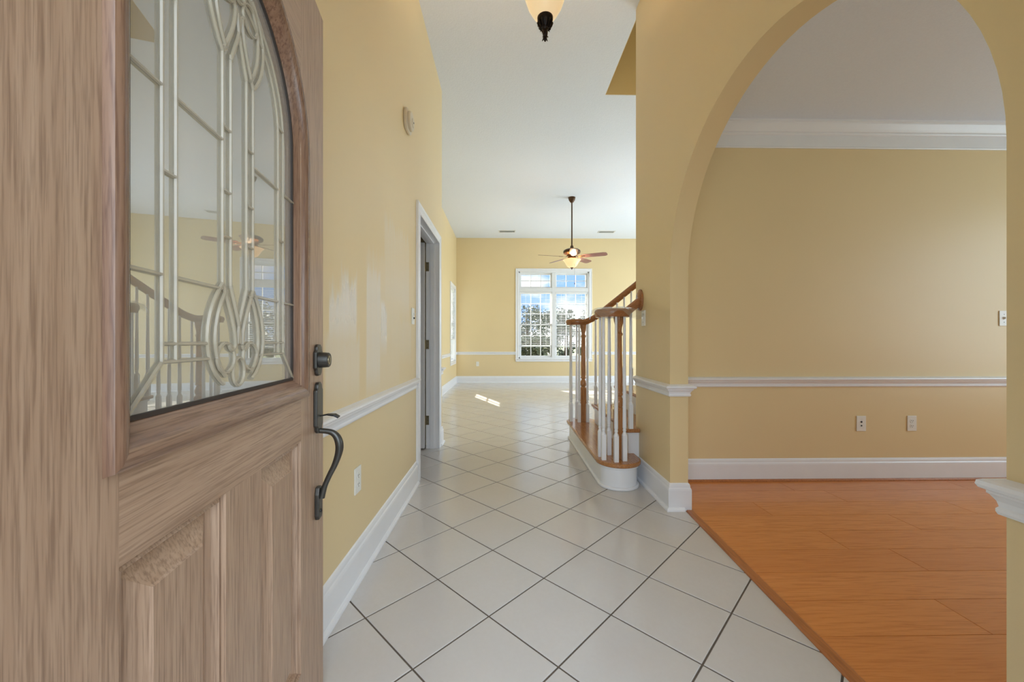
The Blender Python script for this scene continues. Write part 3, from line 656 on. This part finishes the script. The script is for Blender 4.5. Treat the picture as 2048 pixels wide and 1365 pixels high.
# ------------------------------------------------------------------ staircase
RISE, GO, NOS = .195, .245, .93
st = thing('staircase', (.84, 3.55, 0), 'oak staircase with white risers, rounded starting step, volute handrails and white balusters', 'staircase')
def stadium(x0, x1, y0, y1, n=18):
    r = (x1 - x0) / 2; c = (x0 + x1) / 2
    return [(c - r * math.cos(math.pi * i / n), y0 - r * math.sin(math.pi * i / n)) for i in range(n + 1)] + [(c + r * math.cos(math.pi * i / n), y1 + r * math.sin(math.pi * i / n)) for i in range(n + 1)]
SN, SF = 2.87, 4.22
MB().prism(stadium(.705, .975, SN, SF), 0, RISE - .030).build('step_base', 'trim', st, smooth=True)
MB().prism(stadium(.690, .990, SN, SF), 0, .022).build('step_shoe', 'trim', st, smooth=True, bevel=.006)
MB().prism(stadium(.692, .988, SN, SF), RISE - .046, RISE - .031).build('step_scotia', 'trim', st, smooth=True, bevel=.004)
MB().prism(stadium(.675, 1.003, SN, SF), RISE - .030, RISE).build('tread', 'stair_tread_oak', st, smooth=True, bevel=.008)
NST = 8
for k_ in range(2, NST + 1):
    x0 = NOS + GO * (k_ - 2); z = RISE * k_; x1 = x0 + GO + .03
    if k_ == 2: pl_ = [(x0, 2.952), (RX - .002, 2.952), (RX - .002, SY0 + .001), (x1, SY0 + .001), (x1, 4.17), (x0, 4.17)]
    else: pl_ = [(x0, SY0 + .001), (x1, SY0 + .001), (x1, 4.17), (x0, 4.17)]
    MB().prism(pl_, z - .030, z).build('tread', 'stair_tread_oak', st, bevel=.008)
    MB().box(x0 + .025, x0 + .043, SY0 + .001, 4.12, z - RISE, z - .030).build('riser', 'trim', st)
    MB().box(x0 + .012, x0 + .025, (2.972 if k_ == 2 else SY0 + .001), 4.13, z - .046, z - .030).build('scotia', 'trim', st)
MB().box(NOS + .025, RX - .001, 2.985, SY0 - .001, 0, RISE * 2 - .03).build('stair_side', 'trim', st)
pl_ = [(NOS + .03, 0)]
for k_ in range(2, NST + 1):
    x0 = NOS + GO * (k_ - 2); pl_ += [(x0 + .03, RISE * k_ - .031), (x0 + GO + .03, RISE * k_ - .031)]
pl_ += [(pl_[-1][0], 0)]
MB().prism(pl_, 4.10, 4.135, 'y').build('stringer', 'trim', st)

NEWEL = [(.0, .345), (.034, .345), (.036, .352), (.036, .360), (.029, .366), (.024, .376), (.032, .388), (.036, .404), (.034, .424), (.027, .440), (.020, .452), (.020, .458), (.030, .466), (.031, .474), (.026, .482), (.027, .50), (.0275, .60), (.024, .80), (.0215, .915), (.028, .924), (.029, .934), (.023, .942), (.020, .955), (.022, .975), (.028, 1.0), (.036, 1.03), (.038, 1.05), (.038, 1.062)]
BAL = [(.0, .185), (.019, .185), (.0155, .197), (.011, .206), (.0105, .212), (.0135, .218), (.0135, .224), (.011, .230), (.0145, .24), (.0145, .26), (.0135, .45), (.011, .8), (.0095, 1.3)]
def newel(x, y, z, top, par):
    h = top - z; m_ = MB().box(x - .034, x + .034, y - .034, y + .034, z, z + .35)
    k_ = h / 1.062; m_.lathe([(r, zz if zz < .5 else .5 + (zz - .5) * (h - .5) / (1.062 - .5)) for r, zz in NEWEL], (x, y, z), 20)
    return m_.build('newel_post', 'stair_oak', par, smooth=True)
def baluster(x, y, z, top, par):
    h = top - z; m_ = MB().box(x - .0155, x + .0155, y - .0155, y + .0155, z, z + .186)
    m_.lathe([(r, zz if zz < .3 else .3 + (zz - .3) * (h - .3) / (1.3 - .3)) for r, zz in BAL], (x, y, z), 12)
    return m_.build('baluster', 'trim', par, smooth=True)
RSEC = [(-.022, -.030), (.022, -.030), (.024, -.018), (.030, -.008), (.032, .006), (.028, .020), (.016, .029), (0, .031), (-.016, .029), (-.028, .020), (-.032, .006), (-.030, -.008), (-.024, -.018)]
def rail_z(x): return 1.27 if x < .86 else (1.27 + .8 * (x - .905) if x > .95 else 1.27 + .8 * .045 * ((x - .86) / .09) ** 2)
def make_balustrade(far):
    my = (lambda y: 7.09 - y) if far else (lambda y: y)
    t = st
    xend = 2.35 if far else 1.028
    xs = [xend - (xend - .86) * i / 14 for i in range(15)]
    pts = [(x, 2.95, rail_z(x)) for x in xs] + [(.80, 2.95, 1.27), (.745, 2.938, 1.27), (.708, 2.905, 1.27), (.697, 2.86, 1.27), (.712, 2.812, 1.27), (.748, 2.778, 1.27), (.80, 2.766, 1.27), (.852, 2.78, 1.27), (.885, 2.815, 1.27), (.893, 2.86, 1.27), (.874, 2.892, 1.27), (.845, 2.892, 1.27)]
    if not far: pts = [(1.034, 2.952, rail_z(1.034))] + pts[1:]
    pts = [(x, my(y), z) for x, y, z in pts]
    hr = MB().sweep(smooth_path(pts, 3), RSEC).build('handrail', 'handrail_oak', t, smooth=True)
    MB().lathe([(.0, -.030), (.082, -.030), (.09, 0), (.084, .022), (.06, .031), (.0, .033)], (.80, my(2.86), 1.27), 28).build('volute_cap', 'handrail_oak', hr, smooth=True)
    newel(.853, my(2.89), RISE, 1.245, t)
    for x, y in ((.717, 2.907), (.722, 2.825), (.800, 2.775), (.868, 2.80)): baluster(x, my(y), RISE, 1.245, t)
    for x in (.795, .885): baluster(x, my(2.95), RISE, 1.245, t)
    i = 0; x = .968
    while x < (1.0 if not far else 1.95):
        k_ = 2 + max(0, int((x - NOS - .018) / GO)); baluster(x, my(2.968), RISE * k_, rail_z(x) - .028, t); x += .0765
    if not far:
        MB().lathe([(.064, 0), (.066, -.006), (.062, -.014), (.052, -.018), (.046, -.022), (.0, -.024)], (RX, 2.955, 1.378), 32, 'x', 1, 1.28).build('rosette', 'handrail_oak', hr, smooth=True)
    return t
make_balustrade(False); make_balustrade(True)
# loose clear plastic left on the near volute
m_ = MB(); rnd = random.Random(3); nu, nv = 30, 8; vs_ = []
for j in range(nv + 1):
    for i in range(nu):
        a = 2 * math.pi * i / nu; rr_ = .015 + .125 * min(1, j / 5.0); flare = (.018 + .012 * math.sin(3 * a + 1) + .05 * max(0, math.cos(a + .1)) ** 3) * max(0, j - 5) / 3
        z = 1.307 + .005 * rnd.random() - (.014 * max(0, j - 4) * (1 + .5 * math.sin(5 * a)) if j > 4 else 0)
        rr_ += flare + .004 * rnd.random() + (.012 if j > 4 else 0)
        vs_.append((.80 + rr_ * math.cos(a), 2.86 + rr_ * math.sin(a), z))
fs = [(j * nu + i, j * nu + (i + 1) % nu, (j + 1) * nu + (i + 1) % nu, (j + 1) * nu + i) for j in range(nv) for i in range(nu)] + [tuple(range(nu))]
o = m_.face_add(vs_, fs).build('plastic_wrap', 'clear_plastic', None, smooth=True)
tag(o, 'crumpled clear plastic film left over the handrail volute', 'plastic film')

# ------------------------------------------------------------------ ceiling fan
fx, fy = 1.225, 7.08
fan = thing('ceiling_fan', (fx, fy, 2.39), 'bronze ceiling fan with five brown blades and a glowing bowl light', 'ceiling fan')
MB().lathe([(.0, -.095), (.018, -.095), (.03, -.085), (.055, -.05), (.064, -.015), (.066, 0)], (fx, fy, HC), 24).build('canopy', 'bronze', fan, smooth=True)
MB().lathe([(.0125, 2.80), (.0125, HC - .08)], (fx, fy, 0), 12).build('downrod', 'bronze', fan)
MB().lathe([(.0, 2.62), (.07, 2.62), (.09, 2.625), (.085, 2.64), (.11, 2.65), (.150, 2.672), (.158, 2.70), (.150, 2.722), (.12, 2.742), (.06, 2.750), (.036, 2.752), (.030, 2.79), (.024, 2.812), (.0, 2.812)], (fx, fy, 0), 32).build('motor_housing', 'bronze', fan, smooth=True)
MB().lathe([(.0, 2.565), (.085, 2.565), (.095, 2.575), (.075, 2.59), (.07, 2.622)], (fx, fy, 0), 28).build('light_fitter', 'bronze', fan, smooth=True)
for q in range(5):
    a = R(-24 + 72 * q); ca, sa = math.cos(a), math.sin(a); tz = -math.tan(R(13))
    def bl(r, s_, dz): return (fx + ca * r - sa * s_, fy + sa * r + ca * s_, 2.605 + s_ * tz + dz)
    out = [(.19, -.045), (.22, -.058), (.40, -.066), (.58, -.068), (.625, -.055), (.64, -.02), (.64, .03), (.615, .058), (.58, .068), (.40, .066), (.22, .058), (.19, .045)]
    m_ = MB(); n = len(out); m_.face_add([bl(r, s_, 0) for r, s_ in out] + [bl(r, s_, .006) for r, s_ in out], [tuple(range(n))[::-1], tuple(range(n, 2 * n))] + [(i, (i + 1) % n, (i + 1) % n + n, i + n) for i in range(n)])
    b = m_.build('blade', 'fan_blade_wood', fan)
    arm = [(.07, -.014), (.12, -.012), (.17, -.03), (.235, -.022), (.25, 0), (.235, .022), (.17, .03), (.12, .012), (.07, .014)]; n = len(arm)
    m_ = MB(); m_.face_add([bl(r, s_, -.004 + (.03 if r < .1 else 0)) for r, s_ in arm] + [bl(r, s_, -.0005 + (.034 if r < .1 else 0)) for r, s_ in arm], [tuple(range(n))[::-1], tuple(range(n, 2 * n))] + [(i, (i + 1) % n, (i + 1) % n + n, i + n) for i in range(n)])
    m_.build('blade_arm', 'bronze', b)
MB().lathe([(.012, 2.408), (.05, 2.412), (.085, 2.435), (.108, 2.47), (.125, 2.505), (.148, 2.535), (.166, 2.548), (.163, 2.553), (.144, 2.542), (.12, 2.51), (.03, 2.42), (.012, 2.415)], (fx, fy, 0), 32).build('light_bowl', 'fan_bowl_glass', fan, smooth=True)
MB().lathe([(.0, 2.372), (.006, 2.375), (.008, 2.385), (.016, 2.395), (.03, 2.405), (.03, 2.410), (.0, 2.412)], (fx, fy, 0), 16).build('finial', 'bronze', fan, smooth=True)
MB().tube([(fx + .03, fy - .07, 2.57), (fx + .03, fy - .10, 2.45), (fx + .032, fy - .10, 2.12)], .0015, 5).build('pull_chain', 'bronze', fan)
MB().lathe([(.0, 2.085), (.006, 2.09), (.006, 2.115), (.0, 2.122)], (fx + .032, fy - .10, 0), 8).build('chain_pull', 'bronze', fan)
l = light('POINT', 'fan_lamp', (fx, fy, 2.50), (0, 0, 0), 14, (1, .78, .52), shadow_soft_size=.05)

# ------------------------------------------------------------------ foyer pendant
px_, py_ = .197, 1.9; pz = 2.535
pend = thing('pendant_light', (px_, py_, pz), 'alabaster glass bowl pendant with a dark ornate finial hanging in the foyer', 'pendant light')
MB().lathe([(.030, pz + .112), (.060, pz + .135), (.083, pz + .175), (.100, pz + .225), (.118, pz + .29), (.140, pz + .335), (.165, pz + .36), (.160, pz + .366), (.135, pz + .343), (.112, pz + .29), (.094, pz + .225), (.077, pz + .178), (.055, pz + .141), (.030, pz + .119)], (px_, py_, 0), 40).build('glass_bowl', 'alabaster_glass', pend, smooth=True)
fin = MB().lathe([(.0, pz), (.004, pz + .003), (.008, pz + .012), (.009, pz + .02), (.0075, pz + .026), (.012, pz + .034), (.0135, pz + .046), (.010, pz + .056), (.012, pz + .062), (.018, pz + .066), (.016, pz + .072), (.026, pz + .082), (.032, pz + .096), (.038, pz + .108), (.039, pz + .122), (.034, pz + .132), (.0, pz + .134)], (px_, py_, 0), 24).build('finial', 'black_bronze', pend, smooth=True)
for q in range(12):
    a = 2 * math.pi * q / 12; ca, sa = math.cos(a), math.sin(a); P_ = [(.030, .108), (.036, .092), (.030, .078), (.022, .066), (.026, .060)]
    MB().tube([(px_ + ca * r, py_ + sa * r, pz + z) for r, z in P_], .005, 6, scale=[.6, 1, 1, .8, .5]).build('leaf', 'black_bronze', fin, smooth=True)
for q in range(4):
    a = 2 * math.pi * (q + .5) / 4; ca, sa = math.cos(a), math.sin(a)
    MB().tube([(px_ + ca * r, py_ + sa * r, pz + z) for r, z in ((.010, .030), (.013, .018), (.019, .014))], .0028, 6, scale=[.7, 1, .6]).build('leaf', 'black_bronze', fin, smooth=True)
MB().lathe([(.0, pz + .345), (.010, pz + .345), (.022, pz + .36), (.020, pz + .39), (.010, pz + .42), (.010, HC - .06), (.05, HC - .05), (.07, HC)], (px_, py_, 0), 20).build('stem', 'black_bronze', pend, smooth=True)
light('POINT', 'pendant_lamp_offscreen', (px_, py_, pz + .29), (0, 0, 0), 10, (1, .84, .62), shadow_soft_size=.035)

# ------------------------------------------------------------------ plates, chime, vents
def plate_thing(name, loc, rotz, kind, label, cat, mat='switch_plastic'):
    """local: x across, -y out of the wall, z up"""
    t = thing(name, loc, label, cat); t.rotation_euler = (0, 0, rotz)
    B = lambda m_, n_, mt, p=t, **kw: m_.build(n_, mt, p, local=True, **kw)
    B(MB().box(-.036, .036, -.006, 0, -.058, .058), 'cover_plate', mat, bevel=.002)
    def ell(cx_, cz, w, h, n=16): return [(cx_ + w * math.copysign(abs(math.cos(t_)) ** .6, math.cos(t_)), cz + h * math.copysign(abs(math.sin(t_)) ** .8, math.sin(t_))) for t_ in [2 * math.pi * i / n for i in range(n)]]
    if kind == 'outlet':
        for cz in (-.0195, .0195):
            r_ = B(MB().prism(ell(0, cz, .0165, .0145), -.008, -.004, 'y'), 'receptacle', mat)
            for dx, h in ((-.0062, .0085), (.0062, .0070)): B(MB().box(dx - .0012, dx + .0012, -.0085, -.007, cz + .002 - h / 2, cz + .002 + h / 2), 'slot', 'slot_dark', r_)
            B(MB().lathe([(.0001, -.0085), (.0024, -.0083), (.0024, -.007)], (0, 0, cz - .0085), 8, 'y'), 'ground_slot', 'slot_dark', r_)
        B(MB().lathe([(.0001, -.0072), (.003, -.007), (.003, -.005)], (0, 0, 0), 8, 'y'), 'screw', 'vent_metal')
    elif kind == 'jack':
        for cz, r in ((.013, .007), (-.016, .0055)): B(MB().lathe([(.0001, -.010), (r * .6, -.010), (r, -.008), (r, -.005)], (0, 0, cz), 12, 'y'), 'jack', 'slot_dark')
    elif kind == 'switch':
        B(MB().box(-.005, .005, -.0075, -.004, -.012, .012), 'switch_slot', 'vinyl_white')
        o_ = B(MB().prism([(-.0035, -.006), (.0035, -.006), (.003, .010), (-.003, .010)], -.018, -.004, 'y'), 'toggle', mat, bevel=.001)
        for cz in (-.03, .03): B(MB().lathe([(.0001, -.0072), (.003, -.007), (.003, -.005)], (0, 0, cz), 8, 'y'), 'screw', 'pewter')
    elif kind == 'double':
        B(MB().box(-.017, .017, -.0085, -.004, -.034, .034), 'rocker_frame', mat, bevel=.001)
        for cz in (-.016, .016): B(MB().box(-.006, .006, -.016, -.006, cz - .004, cz + .008), 'toggle', 'slot_dark' if cz < 0 else 'switch_plastic', bevel=.001)
    return t
plate_thing('light_switch', (LX, 2.795, 1.243), R(90), 'double', 'cream light switch on the patched wall beside the door casing', 'light switch')
plate_thing('wall_outlet', (LX, 1.751, .442), R(90), 'outlet', 'white power outlet low on the patched hall wall', 'outlet')
plate_thing('light_switch', (RX, 2.885, 1.236), R(-90), 'switch', 'cream light switch on the arch pier below the handrail rosette', 'light switch')
plate_thing('wall_outlet', (3.12, DY, .433), 0, 'outlet', 'white power outlet low on the dining wall', 'outlet')
plate_thing('cable_jack', (2.725, DY, .433), 0, 'jack', 'white cable plate with two dark jacks low on the dining wall', 'wall jack')
plate_thing('light_switch', (3.842, DY, 1.24), 0, 'switch', 'white light switch above the dining chair rail', 'light switch')
plate_thing('wall_outlet', (-.70, BY, .48), 0, 'outlet', 'white power outlet on the living room back wall', 'outlet')
ch = thing('door_chime', (LX, 2.615, 2.54), 'round cream door chime box high on the patched hall wall', 'door chime'); ch.rotation_euler = (0, 0, R(90))
pl_ = [(.075 * math.copysign(abs(math.cos(t_)) ** .55, math.cos(t_)), .072 * math.copysign(abs(math.sin(t_)) ** .55, math.sin(t_))) for t_ in [2 * math.pi * i / 36 for i in range(36)]]
MB().prism(pl_, -.022, 0, 'y').build('chime_base', 'chime_plastic', ch, local=True, smooth=True, bevel=.006)
MB().lathe([(.062, -.020), (.062, -.036), (.056, -.042), (.0, -.044)], (0, 0, 0), 32, 'y').build('chime_cover', 'chime_plastic', ch, local=True, smooth=True)
MB().lathe([(.030, -.042), (.030, -.046), (.024, -.048), (.0, -.048)], (.012, 0, -.004), 24, 'y').build('chime_button', 'chime_plastic', ch, local=True, smooth=True)
MB().lathe([(.006, -.047), (.005, -.050), (.0, -.050)], (.012, 0, -.004), 12, 'y').build('chime_grille', 'slot_dark', ch, local=True)
for vx, lab in ((.05, 'white slotted ceiling vent away from the fan, above the bare back wall'), (2.44, 'white slotted ceiling vent beyond the fan towards the staircase')):
    t = thing('ceiling_vent', (vx, 9.28, HC - .010), lab, 'air vent'); vy = 9.28
    MB().box(vx - .20, vx + .20, vy - .09, vy - .068, HC - .009, HC).box(vx - .20, vx + .20, vy + .068, vy + .09, HC - .009, HC).box(vx - .20, vx - .178, vy - .068, vy + .068, HC - .009, HC).box(vx + .178, vx + .20, vy - .068, vy + .068, HC - .009, HC).build('vent_frame', 'vent_metal', t)
    MB().box(vx - .178, vx + .178, vy - .068, vy + .068, HC - .001, HC + .002).build('vent_throat', 'vent_metal', t)
    for q in range(6):
        yy = vy - .055 + .022 * q; MB().face_add([(vx - .178, yy - .007, HC - .008), (vx + .178, yy - .007, HC - .008), (vx + .178, yy + .007, HC - .001), (vx - .178, yy + .007, HC - .001), (vx - .178, yy - .006, HC - .009), (vx + .178, yy - .006, HC - .009), (vx + .178, yy + .008, HC - .002), (vx - .178, yy + .008, HC - .002)],
                                                                   [(0, 1, 2, 3), (7, 6, 5, 4), (0, 4, 5, 1), (1, 5, 6, 2), (2, 6, 7, 3), (3, 7, 4, 0)]).build('vent_louver', 'vent_metal', t)

# ------------------------------------------------------------------ outdoors
struct('ground', MB().face_add([(-90, -60, -.35), (90, -60, -.35), (90, 120, -.35), (-90, 120, -.35)], [(0, 1, 2, 3)]), 'grass', 'green lawn outside the house', 'lawn')
struct('porch', MB().box(-1.6, 6.0, -3.0, .1, -.35, -.02), 'concrete', 'pale concrete porch outside the front door', 'porch')
def tree(x, y, h, w, label, seed, low=.0, n=2600):
    rd = random.Random(seed); t = thing('tree', (x, y, -.35), label, 'tree', 'trees beyond the back window')
    m_ = MB().tube([(x, y, -.35), (x + .05, y, h * .4), (x - .04, y + .05, h * .75)], .12, 8, up=(0, 1, 0), scale=[1, .7, .3]); m_.build('trunk', 'bark', t)
    cl = [(rd.gauss(0, w * .34), rd.gauss(0, w * .3), low + (h - low) * (.12 + .8 * rd.random() ** .8), w * (.16 + .16 * rd.random())) for _ in range(26)]
    m_ = MB()
    for i in range(n):
        c = rd.choice(cl); d = Vector((rd.gauss(0, 1), rd.gauss(0, 1), rd.gauss(0, 1))).normalized() * c[3] * rd.random() ** .4
        p = Vector((x + c[0], y + c[1], c[2] - .35)) + d; a = Vector((rd.gauss(0, 1), rd.gauss(0, 1), rd.gauss(0, .6))).normalized(); b_ = a.orthogonal().normalized(); s1, s2 = .05 + .07 * rd.random(), .03 + .03 * rd.random()
        m_.face_add([p - a * s1, p + b_ * s2, p + a * s1, p - b_ * s2], [(0, 1, 2, 3)])
    o_ = m_.build('foliage', 'leaves', t); o_['kind'] = 'stuff'
    return t
labs = {'t': 'broad grey green tree seen through the tall back window', 's': 'low dark shrub in front of the trees outside the back window', 'p': 'slim pointed tree standing taller than the shrubs outside the back window', 'b': 'hazy tree farther off behind the nearer trees outside the back window'}
for q, (x, y, h, w, kd) in enumerate(((-2.2, 23, 3.4, 1.7, 't'), (1.3, 23, 3.5, 1.7, 't'), (5.4, 23, 3.7, 1.7, 't'), (9, 23, 3.4, 1.7, 't'), (3.2, 20.4, 3.2, .8, 'p'), (-.6, 29, 3.9, 1.9, 'b'), (3.4, 29, 4.0, 1.9, 'b'), (7.4, 29, 4.0, 1.9, 'b'),
                                           (-1.2, 16.8, 1.7, 1.05, 's'), (1.4, 16.8, 1.75, 1.05, 's'), (4.0, 16.8, 1.7, 1.05, 's'), (6.6, 16.8, 1.7, 1.05, 's'))):
    tree(x, y, h, w, labs[kd], 100 + q, 0, 1400 if kd == 'p' else 3000)
